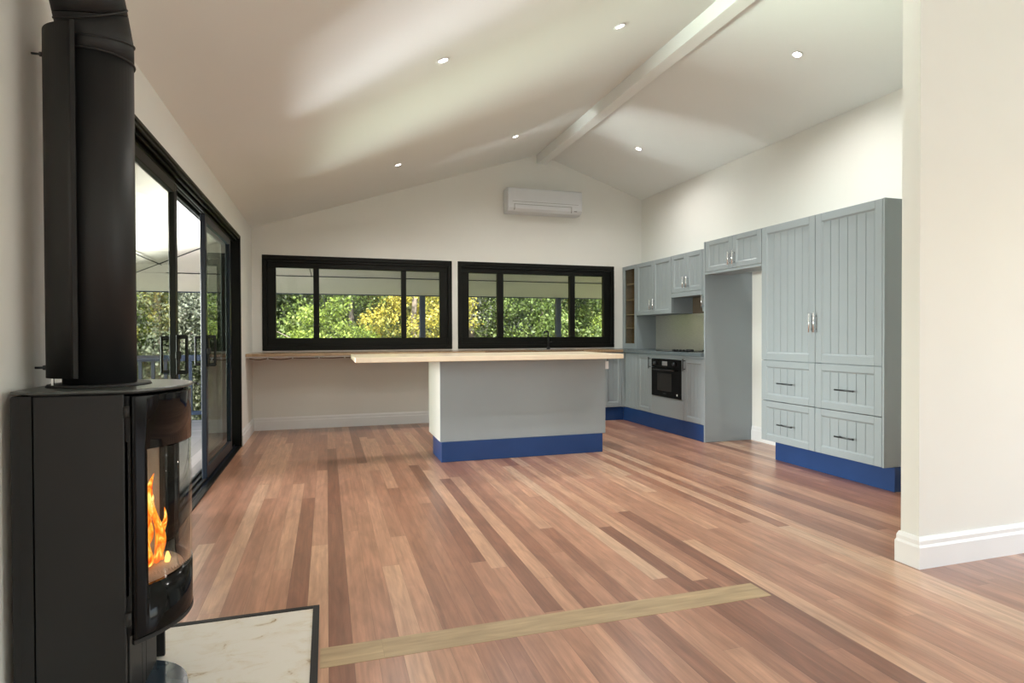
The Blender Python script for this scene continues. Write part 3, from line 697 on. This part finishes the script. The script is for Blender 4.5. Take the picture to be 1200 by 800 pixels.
# door: curved shell with window hole
bm = bmesh.new(); GZ0, GZ1 = .395, .775; GA = 43.0; ZD0, ZD1 = .255, .926
aa = [-A0 + 2*A0*k/48 for k in range(49)]; zz = [ZD0, ZD0+.004, GZ0, GZ1, ZD1-.004, ZD1]
def shell(bm, r0, r1, hole=True):
    V = {}
    for ri, r in enumerate((r0, r1)):
        for i, a in enumerate(aa):
            for j, z in enumerate(zz): V[ri, i, j] = bm.verts.new((CX+r*math.cos(R(a)), CY+r*math.sin(R(a)), z))
    def inh(i, j): return hole and j == 2 and abs((aa[i]+aa[i+1])/2) < GA
    for i in range(len(aa)-1):
        for j in range(len(zz)-1):
            if inh(i, j): continue
            for ri in (0, 1):
                f = bm.faces.new((V[ri, i, j], V[ri, i+1, j], V[ri, i+1, j+1], V[ri, i, j+1])); f.smooth = True
            for (p, q, ni, nj) in (((i, j), (i+1, j), i, j-1), ((i, j+1), (i+1, j+1), i, j+1), ((i, j), (i, j+1), i-1, j), ((i+1, j), (i+1, j+1), i+1, j)):
                if ni < 0 or nj < 0 or ni >= len(aa)-1 or nj >= len(zz)-1 or inh(ni, nj):
                    bm.faces.new((V[0, p[0], p[1]], V[0, q[0], q[1]], V[1, q[0], q[1]], V[1, p[0], p[1]]))
    bmesh.ops.recalc_face_normals(bm, faces=bm.faces[:])
shell(bm, SR, SR-.012)
dr = obj('stove_door', bm, 'glossblack', st)
bm = bmesh.new(); P = arc(SR-.001, -GA-.6, GA+.6, 32) + arc(SR-.006, GA+.6, -GA-.6, 32); prism(bm, P, GZ0-.004, GZ1+.004, 'Z')
for f in bm.faces: f.smooth = len(f.verts) == 4
obj('glass', bm, 'stoveglass', dr)
bm = bmesh.new(); prism(bm, arc(SR+.001, -A0, A0, 32) + arc(SR-.014, A0, -A0, 32), ZD0-.012, ZD0-.0005, 'Z'); obj('door_trim', bm, 'blackm', dr)
# spring catch and hinge of the door
bm = bmesh.new()
xh, yh = CX+SR*math.cos(R(-A0-2)), CY+SR*math.sin(R(-A0-2))
tube(bm, [(xh-.006, yh+.003, .30), (xh-.006, yh+.003, .335)], .008, 10); obj('hinge', bm, 'dark', dr)
bm = bmesh.new(); tube(bm, [(xh-.006, yh+.003, .87), (xh-.006, yh+.003, .90)], .008, 10); obj('hinge', bm, 'dark', dr)
bm = bmesh.new(); tube(bm, [(CX+.23, CY+.16, .936), (CX+.262, CY+.10, .934)], .004, 8); obj('catch', bm, 'darksteel', dr)
# top plate with collar
bm = bmesh.new(); prism(bm, [(xs0-.062, CY-ysid+.03), (xs0-.01, CY-ysid-.007), (xf, CY-ysid-.007)] + arc(SR+.006, -A0, A0, 36) + [(xf, CY+ysid+.007), (xs0-.01, CY+ysid+.007), (xs0-.062, CY+ysid-.03)], .937, .945, 'Z')
bmesh.ops.bevel(bm, geom=[e for e in bm.edges if abs(e.verts[0].co.z-e.verts[1].co.z) < .001], offset=.002, segments=1, affect='EDGES')
obj('top_plate', bm, 'topplate', st)
bm = bmesh.new(); prism(bm, [(xs0-.04, CY-ysid+.04), (xs0-.01, CY-ysid+.006), (xf, CY-ysid+.006)] + arc(SR-.01, -A0, A0, 36) + [(xf, CY+ysid-.006), (xs0-.01, CY+ysid-.006), (xs0-.04, CY+ysid-.04)], .9325, .937, 'Z'); obj('top_gasket', bm, 'dark', st)
FXC, FYC = -.645, 2.06
bm = bmesh.new(); tube(bm, [(FXC, FYC, .945), (FXC, FYC, .952)], [.132, .128], 40); obj('flue_collar', bm, 'blackm', st)
# ash disc
bm = bmesh.new(); tube(bm, [(-.615, 2.015, .013), (-.615, 2.015, .028)], [.203, .200], 48); obj('base_disc', bm, 'baseglass', st)

# flue
fl = thing('stove_flue', 'thick matte black flue pipe rising from the stove with an elbow', 'flue', (FXC, FYC, .952))
FR = .0925
bm = bmesh.new(); tube(bm, [(FXC, FYC, .953), (FXC, FYC, 1.905)], FR, 48); obj('pipe', bm, 'blackm', fl)
P0 = Vector((FXC, FYC, 1.905)); P1 = Vector((FXC, FYC, 1.96)); dirn = Vector((-.08, -.42, 1)).normalized(); P2 = P1 + dirn*.076; dir2 = Vector((-.16, -.72, 1)).normalized(); P3 = P2 + dir2*.02
bm = bmesh.new(); tube(bm, [P0+Vector((0, 0, .001)), P1, P2-dirn*.002], [FR+.001, FR+.001, FR+.001], 48); obj('elbow', bm, 'blackm', fl, smooth=False)
# upper leg up to the ceiling
tz = (zc(-.68)-.06 - P2.z)/dir2.z
bm = bmesh.new(); tube(bm, [P2, P2 + dirn*.05, P2 + dirn*.05+dir2*(tz-.08)], [FR+.001]*3, 48); obj('pipe', bm, 'blackm', fl)
def ringseam(c, n, name='seam'):
    bm = bmesh.new(); n = n.normalized(); u = n.cross(Vector((1, 0, 0))).normalized(); v = n.cross(u); k = 48; rings = []
    r0 = FR+.0035; pr = .0035
    for i in range(k):
        a = 2*math.pi*i/k; rd = u*math.cos(a)+v*math.sin(a)
        rings.append([bm.verts.new(c + rd*(r0-.002+pr*math.cos(b)) + n*(pr*math.sin(b))) for b in [2*math.pi*j/8 for j in range(8)]])
    for i in range(k):
        for j in range(8): f = bm.faces.new((rings[i][j], rings[(i+1) % k][j], rings[(i+1) % k][(j+1) % 8], rings[i][(j+1) % 8])); f.smooth = True
    bmesh.ops.recalc_face_normals(bm, faces=bm.faces[:])
    obj(name, bm, 'blackm', fl)
ringseam(P0, Vector((0, 0, 1))); ringseam(P1, Vector((-.03, -.2, 1))); ringseam(P2, Vector((-.25, -.62, 1)))
# heat shield on the wall side
sh = thing('heat_shield', 'curved dark steel heat shield standing behind the flue pipe, wall side', 'heat shield', (FXC-.06, FYC, .97))
SX, SRR = FXC-.012, .118
bm = bmesh.new(); a0, a1 = 118, 262
prism(bm, arc(SRR, a0, a1, 30, SX, FYC) + arc(SRR-.002, a1, a0, 30, SX, FYC), .972, 1.962, 'Z')
for f in bm.faces: f.smooth = len(f.verts) == 4
obj('shield_plate', bm, 'shield', sh)
pe = arc(SRR, a1, a1, 1, SX, FYC)[0]; pe2 = arc(SRR, a0, a0, 1, SX, FYC)[0]
bm = bmesh.new()
box(bm, pe[0], pe[0]+.011, pe[1]-.001, pe[1]+.003, .972, 1.968); box(bm, pe2[0], pe2[0]+.011, pe2[1]-.003, pe2[1]+.001, .972, 1.968)
obj('flange', bm, 'blackm', sh)
for z in (1.0, 1.90):
    bm = bmesh.new(); tube(bm, [(SX-SRR+.004, FYC-.02, z), (SX-SRR-.026, FYC-.02, z)], .0035, 8); tube(bm, [(SX-SRR, FYC-.02, z), (SX-SRR-.006, FYC-.02, z)], .007, 8); obj('stand_off', bm, 'darksteel', sh)
for s in (-1, 1):
    bm = bmesh.new(); box(bm, SX-.085, SX-.079, FYC+s*.07, FYC+s*.076, .945, .974); obj('foot', bm, 'steel', sh)

# fire
fi = thing('log_fire', 'orange flames burning behind the stove glass', 'fire', (-.56, 2.06, .376))
def flame(cx, cy, z0, h, w, ph, parent, name='flame'):
    bm = bmesh.new(); n = 16; seg = 12; rings = []
    for i in range(n+1):
        t = i/n; r = w*(math.sin(math.pi*min(1, t*.80+.14))**.8)*(1-t*.45)*(1+.22*math.sin(9*t+ph)) if i < n else .0008
        ox = .018*math.sin(5.5*t+ph)*t**.5; oy = .026*math.sin(6.3*t+ph*1.7)*t**.5
        rings.append([bm.verts.new((cx+ox+r*.55*math.cos(2*math.pi*k/seg)*(1+.25*math.sin(3*k+ph+6*t)), cy+oy+r*math.sin(2*math.pi*k/seg)*(1+.2*math.sin(2*k+ph*2+7*t)), z0+h*t)) for k in range(seg)])
    for a, b in zip(rings, rings[1:]):
        for k in range(seg): f = bm.faces.new((a[k], a[(k+1) % seg], b[(k+1) % seg], b[k])); f.smooth = True
    bmesh.ops.recalc_face_normals(bm, faces=bm.faces[:])
    obj(name, bm, 'flame', parent)
for (cx, cy, h, w, ph) in ((-.512, 2.10, .275, .026, .3), (-.528, 2.07, .22, .030, 1.9), (-.502, 2.12, .17, .020, 3.1), (-.545, 2.02, .20, .030, 4.4), (-.56, 2.16, .18, .030, 5.2)):
    flame(cx, cy, .385, h, w, ph, fi)
bm = bmesh.new(); tube(bm, [(-.487, 2.115, .377), (-.485, 2.117, .39), (-.486, 2.12, .408)], [.007, .009, .003], 8); obj('ember', bm, 'ember', fi)
for (p, q, r) in (((-.62, 1.93, .40), (-.60, 2.17, .405), .026), ((-.56, 1.92, .398), (-.57, 2.15, .398), .02)):
    bm = bmesh.new(); tube(bm, [p, q], r, 10); tag(obj('firewood_log', bm, 'dark'), 'charred log lying in the firebox, ' + ('rear' if r > .022 else 'front'), 'log', 'logs in the stove')

# hearth
c = thing('hearth_pad', 'white stained cement hearth sheet in a black metal edge under the stove', 'hearth', (-.42, 2.0, 0))
hx0, hx1, hy0, hy1 = XL+.02, -.034, 1.30, 2.495
obj('cement_sheet', B(hx0, hx1-.024, hy0, hy1-.024, .001, .010), 'hearth', c)
bm = bmesh.new(); box(bm, hx1-.024, hx1, hy0, hy1, .001, .013, .001); box(bm, hx0, hx1-.024, hy1-.024, hy1, .001, .013, .001); box(bm, hx0, hx1-.024, hy0-.024, hy0, .001, .013, .001)
obj('metal_edge', bm, 'blackm', c)

# ------------------------------------------------------------------ veranda
VX, VY = -2.97, 9.55
ZW, ZE = 2.27, 1.725
struct(obj('veranda_deck', B(VX-.05, XL-.165, .5, 7.9, -.16, -.12), 'deck'), 'grey timber deck boards outside the sliding door', 'deck')
struct(obj('veranda_deck', B(VX-.05, 7.5, 7.9, VY-.03, -.16, -.12), 'deckx'), 'grey timber deck boards running past the back windows', 'deck')
def quadslab(pts, th=.04):
    bm = bmesh.new(); A = [bm.verts.new(p) for p in pts]; C = [bm.verts.new((p[0], p[1], p[2]+th)) for p in pts]; n = len(pts)
    bm.faces.new(A); bm.faces.new(C[::-1])
    for i in range(n): bm.faces.new((A[i], C[i], C[(i+1) % n], A[(i+1) % n]))
    bmesh.ops.recalc_face_normals(bm, faces=bm.faces[:]); return bm
s1 = struct(obj('veranda_soffit', quadslab([(XL-.16, YB+.14, ZW), (7.5, YB+.14, ZW), (7.5, VY, ZE), (VX-.16, VY, ZE)]), 'soffit'), 'cream soffit sheets sloping down over the end of the deck', 'soffit')
s2 = struct(obj('veranda_soffit', quadslab([(XL-.16, YB+.14, ZW), (VX-.16, VY, ZE), (VX-.16, .3, ZE), (XL-.16, .3, ZW)]), 'soffit'), 'cream soffit sheets over the deck beside the door', 'soffit')
sl = (ZE-ZW)/(VY-YB-.14)
bm = bmesh.new(); yj = 8.81; zj = ZW+sl*(yj-YB-.14)
box(bm, -2.0, 7.5, yj-.014, yj+.014, zj-.010, zj-.001); 
box(bm, -.2, -.19, YB+.2, yj, zj-.004, zj-.003)
tube(bm, [(XL-.16, YB+.14, ZW-.004), (VX-.16, VY, ZE-.004)], .007, 6)
for xx in (-2.0,): tube(bm, [(xx, .3, 1.995), (xx, 8.64, 1.995)], .006, 6)
struct(obj('soffit_joint', bm, 'dark'), 'thin dark joint strips between the soffit sheets', 'joint strip')
bm = bmesh.new(); box(bm, VX-.2, 7.5, VY-.01, VY+.03, ZE-.012, ZE+.13); box(bm, VX-.2, VX-.16, .3, VY, ZE-.012, ZE+.13)
struct(obj('fascia', bm, 'navy'), 'navy fascia board along the outer edge of the veranda roof', 'fascia')
PX = [1.45, 3.78]
proto = None
for i, (px, py, lab) in enumerate(((1.455, 9.45, 'navy veranda post seen through the left window'), (3.77, 9.45, 'navy veranda post seen through the right window'), (VX+.0, 9.45, 'navy corner post of the veranda, behind the flue'), (6.1, 9.45, 'navy veranda post furthest right beyond the kitchen'))):
    if proto is None:
        proto = tag(obj('veranda_post', B(-.043, .043, -.043, .043, 0, 1.84, bev=.004), 'navy', None, (0, 0, 0)), lab, 'post', 'veranda posts'); o = proto
    else: o = proto.copy(); COL.objects.link(o); o['label'] = lab
    o.location = (px, py, -.12)
def railing(label, p0, p1):
    r = thing('deck_railing', label, 'railing', ((p0[0]+p1[0])/2, (p0[1]+p1[1])/2, -.12), 'navy deck railings')
    along = 0 if abs(p1[0]-p0[0]) > abs(p1[1]-p0[1]) else 1; ln = abs(p1[along]-p0[along])
    def seg(a, b, hw, z0, z1, nm):
        if along == 0: bb = B(min(p0[0], p1[0])+a, min(p0[0], p1[0])+b, p0[1]-hw, p0[1]+hw, z0, z1, bev=.003)
        else: bb = B(p0[0]-hw, p0[0]+hw, min(p0[1], p1[1])+a, min(p0[1], p1[1])+b, z0, z1, bev=.003)
        return obj(nm, bb, 'navy', r)
    seg(.044, ln-.044, .032, .735, .82, 'top_rail'); seg(.044, ln-.044, .018, -.035, .02, 'bottom_rail')
    n = int(ln/.158); first = None
    for k in range(1, n):
        a = .02 + k*(ln-.04)/n
        if first is None: first = seg(a-.022, a+.022, .018, .02, .735, 'baluster'); a_first = a
        else:
            o = first.copy(); COL.objects.link(o); o.parent = r
            o.location = (a-a_first, 0, 0) if along == 0 else (0, a-a_first, 0)
    return r
railing('navy timber deck railing across the far end of the deck, left section', (VX, 9.45), (1.455, 9.45))
railing('navy timber deck railing below the right window view, between two posts', (1.455, 9.45), (3.77, 9.45))

# ------------------------------------------------------------------ ground and trees
bm = bmesh.new(); nx, ny = 40, 40; V = []
for j in range(ny+1):
    row = []
    for i in range(nx+1):
        x = -34 + 68*i/nx; y = -8 + 58*j/ny
        dd = max(0, y-17) + max(0, -x-12)*.9
        z = -1.0 + .27*max(0, dd)**1.05 + .12*math.sin(x*.9)*math.cos(y*.7) - .004*max(0., 14-y)
        row.append(bm.verts.new((x, y, z)))
    V.append(row)
for j in range(ny):
    for i in range(nx): f = bm.faces.new((V[j][i], V[j][i+1], V[j+1][i+1], V[j+1][i])); f.smooth = True
struct(obj('ground', bm, 'ground'), 'grassy bush hillside rising behind the house', 'ground')

bm = bmesh.new(); box(bm, -12.5, -3.3, -3, 12.6, -1.02, -.93, .02)  # unseen pale ground, added to bounce sun in through the door
struct(obj('gravel_bounce', bm, 'gravel'), 'unseen pale gravel added beside the deck to bounce light indoors', 'yard')
rng = np.random.default_rng(5)
def foliage_mesh(name, mat, crown, nleaf, lsz, clumps, spread):
    """crown = (rx, ry, z0, z1); leaves gathered in clumps on and inside an ellipsoid"""
    rx, ry, z0, z1 = crown; zc_ = (z0+z1)/2; rz = (z1-z0)/2
    d_ = rng.normal(size=(clumps, 3)); d_ /= np.linalg.norm(d_, axis=1)[:, None]
    rad = rng.uniform(.45, 1., clumps)**.6
    cc = d_*rad[:, None]*np.array([rx, ry, rz]) + np.array([0, 0, zc_])
    idx = rng.integers(0, clumps, nleaf)
    dd = rng.normal(size=(nleaf, 3)); dd /= np.linalg.norm(dd, axis=1)[:, None]
    p = cc[idx] + dd*(rng.uniform(.2, 1, nleaf)**.5)[:, None]*spread*np.array([1, 1, .8])
    a = rng.normal(size=(nleaf, 3)); a[:, 2] -= .5; a /= np.linalg.norm(a, axis=1)[:, None]
    b = np.cross(a, rng.normal(size=(nleaf, 3))); b /= np.linalg.norm(b, axis=1)[:, None]
    l = (lsz*rng.uniform(.6, 1.4, nleaf))[:, None]; w = l*.30
    q = np.stack([p, p+a*l*.5+b*w, p+a*l, p+a*l*.5-b*w], axis=1).reshape(-1, 3)
    me = bpy.data.meshes.new(name); me.from_pydata(q.tolist(), [], (np.arange(nleaf*4).reshape(-1, 4)).tolist()); me.materials.append(M[mat]); me.update()
    return me
def trunk_bm(h, r, lean=.15, br=5, seed=0):
    rd = random.Random(seed); bm = bmesh.new(); pts = [(0, 0, -.4)]
    for k in range(1, 7): pts.append((lean*k/6*h*.3+rd.uniform(-.05, .05), rd.uniform(-.06, .06), h*k/6))
    tube(bm, pts, [r*(1-.1*k) for k in range(7)], 10)
    for k in range(br):
        z = h*rd.uniform(.35, .9); a = rd.uniform(0, 6.28); ln = rd.uniform(.6, 1.4)
        base = Vector((lean*z*.3, 0, z)); tip = base + Vector((math.cos(a)*ln, math.sin(a)*ln, rd.uniform(.3, .9)))
        mid = (base+tip)/2 + Vector((0, 0, -.08)); tube(bm, [base, mid, tip], [r*.35, r*.24, r*.09], 6)
    return bm
KINDS = {
 'green': ('leafy_tree', 'leaf_green', (1.9, 1.6, -.4, 4.6), 42000, .082, 150, .46),
 'dark': ('gum_tree', 'leaf_dark', (2.2, 1.8, -.3, 5.4), 42000, .080, 130, .52),
 'yellow': ('wattle_tree', 'leaf_yellow', (1.5, 1.3, -.2, 4.2), 34000, .066, 130, .34),
 'grey': ('gum_tree', 'leaf_grey', (2.0, 1.7, -.5, 5.0), 42000, .072, 140, .44),
 'lime': ('shrub', 'leaf_lime', (1.1, 1.0, -.3, 2.9), 24000, .062, 90, .28),
}
PT = {}
for k, (nm, mt, cr, nl, ls, cl_, sp) in KINDS.items():
    PT[k] = (nm, foliage_mesh(nm+'_foliage', mt, cr, nl, ls, cl_, sp), cr)
trunks = {k: None for k in KINDS}
def tree(kind, x, y, z, s, rot, label, group='trees and shrubs beyond the veranda'):
    nm, me, cr = PT[kind]
    t = thing(nm, label, 'shrub' if nm == 'shrub' else 'tree', (x, y, z), group); t.rotation_euler = (0, 0, rot); t.scale = (s, s, s)
    o = bpy.data.objects.new('foliage', me); COL.objects.link(o); o.parent = t
    if trunks[kind] is None:
        bm = trunk_bm(cr[3]*.75, .13 if kind != 'lime' else .05, seed=len(kind)+3); tm = bpy.data.meshes.new('trunk'); bm.to_mesh(tm); bm.free(); tm.materials.append(M['bark']); trunks[kind] = tm
    o = bpy.data.objects.new('trunk', trunks[kind]); COL.objects.link(o); o.parent = t
    return t
TR = [
 ('dark', -1.6, 15.4, 1.0, .3, 'dull olive gum tree seen at the left edge of the left window'),
 ('green', .5, 14.3, .92, 1.2, 'bright green leafy tree in the middle of the left window'),
 ('yellow', 1.9, 13.0, .95, 2.2, 'yellow flowering wattle in the right part of the left window'),
 ('dark', 2.0, 17.4, 1.1, 4.2, 'olive gum tree behind the yellow wattle'),
 ('grey', 3.7, 15.2, .95, 3.2, 'grey-green gum tree in the left pane of the right window'),
 ('green', 5.3, 14.2, .95, 2.0, 'green leafy tree in the middle of the right window'),
 ('lime', 6.4, 13.2, .85, .6, 'low lime-green shrub beside the post in the right window'),
 ('dark', 8.2, 15.2, 1.0, 5.1, 'olive gum tree at the right edge of the right window'),
 ('lime', .1, 12.4, .95, 2.6, 'lime shrub in front of the trees at the centre of the left window'),
 ('grey', -3.4, 14.2, .98, 1.9, 'silvery gum tree seen through the open door above the railing'),
 ('grey', -2.4, 16.6, 1.15, .9, 'silvery gum tree further back seen through the open door'),
 ('green', -5.2, 13.0, 1.0, 4.0, 'green leafy tree seen through the near door panel'),
 ('yellow', 8.8, 17.4, 1.2, 1.4, 'yellow wattle far right beyond the kitchen'),
 ('green', 10.8, 15.6, 1.1, 2.7, 'green leafy tree furthest right beyond the kitchen'),
 ('dark', 5.0, 18.6, 1.3, .8, 'olive gum tree high on the slope behind the right window'),
 ('green', -.8, 18.4, 1.25, 3.8, 'green leafy tree high on the slope behind the left window'),
 ('grey', -6.8, 16.6, 1.3, 5.5, 'silvery gum tree on the slope left of the open door view'),
]
for k, x, y, s, rt, lab in TR: tree(k, x, y, -1.0 + .27*max(0, y-17), s, rt, lab)

# ------------------------------------------------------------------ light
w = bpy.data.worlds.new('sky'); SC.world = w; w.use_nodes = True; t = w.node_tree; t.nodes.clear()
out = t.nodes.new('ShaderNodeOutputWorld'); bg = t.nodes.new('ShaderNodeBackground'); sky = t.nodes.new('ShaderNodeTexSky')
sky.sky_type = 'NISHITA'; sky.sun_disc = False; sky.sun_elevation = R(48); sky.sun_rotation = R(160); sky.air_density = 1.2; sky.dust_density = 2.
t.links.new(sky.outputs[0], bg.inputs[0]); bg.inputs[1].default_value = .5; t.links.new(bg.outputs[0], out.inputs[0])
def light(name, ty, loc, target, energy, color=(1, 1, 1), **k):
    d_ = bpy.data.lights.new(name, ty); d_.energy = energy; d_.color = color
    for a, b in k.items(): setattr(d_, a, b)
    o = bpy.data.objects.new(name, d_); COL.objects.link(o); o.location = loc
    o.rotation_euler = (Vector(target)-Vector(loc)).to_track_quat('-Z', 'Y').to_euler(); return o
DC = (.965, .995, .985)
light('sun', 'SUN', (-4, -11, 13), (0, 0, 0), 5.5, (1, .95, .86), angle=R(1.0))
light('front_opening_fill', 'AREA', ((FX0+FX1)/2, YF-.12, (FZ0+FZ1)/2), ((FX0+FX1)/2, 0, (FZ0+FZ1)/2), 16, DC, shape='RECTANGLE', size=FX1-FX0, size_y=FZ1-FZ0)  # area fill lamp set in the added front opening
light('east_opening_fill', 'AREA', (XE+.12, (EY0+EY1)/2, (EZ0+EZ1)/2), (3, (EY0+EY1)/2, (EZ0+EZ1)/2+1.6), 60, DC, shape='RECTANGLE', size=EY1-EY0, size_y=EZ1-EZ0)  # fill lamp at the added east opening, tilted up to the ceiling
light('left_opening_fill', 'AREA', (XL-.18, -1.4, 1.175), (3, -1.4, 1.175+1.8), 42, DC, shape='RECTANGLE', size=2.2, size_y=1.75)  # added fill lamp outside the unseen left opening, aimed upward
light('garden_sun_glint', 'AREA', (-4.3, 8.76, -.45), (1.2, 4.75, 2.75), 190, DC, shape='DISK', size=1.8, spread=R(30))
light('yard_fill_lamp', 'AREA', (-8.5, 4.2, 1.55), (0, 4.8, 1.3), 500, DC, shape='RECTANGLE', size=6., size_y=1.8, spread=R(110))  # area lamp added in the yard to boost light through the deck door
light('fire_glow', 'POINT', (-.49, 2.10, .60), (0, 0, 0), .2, (1, .75, .5), shadow_soft_size=.04)

# ------------------------------------------------------------------ camera
cam = bpy.data.cameras.new('camera'); co = bpy.data.objects.new('camera', cam); COL.objects.link(co)
cam.sensor_width = 36; cam.lens = 696.904/1200*36; cam.clip_start = .05; cam.clip_end = 200
co.location = (0, 0, 1.09)
co.rotation_mode = 'QUATERNION'
co.rotation_quaternion = (Matrix.Rotation(-.30215, 3, 'Z') @ Matrix.Rotation(R(90)-.01097, 3, 'X') @ Matrix.Rotation(-.00332, 3, 'Z')).to_quaternion()
SC.camera = co
for o in bpy.data.objects:
    if '_o' in o.keys(): del o['_o']
SC.view_settings.view_transform = 'Standard'; SC.view_settings.look = 'None'; SC.view_settings.gamma = 1; SC.view_settings.exposure = 0.50
SC.view_settings.use_curve_mapping = False
SC.cycles.use_denoising = True
SC.cycles.max_bounces = 10; SC.cycles.diffuse_bounces = 6; SC.cycles.glossy_bounces = 5; SC.cycles.transparent_max_bounces = 24
SC.cycles.sample_clamp_indirect = 8
SC.cycles.caustics_reflective = False; SC.cycles.caustics_refractive = False
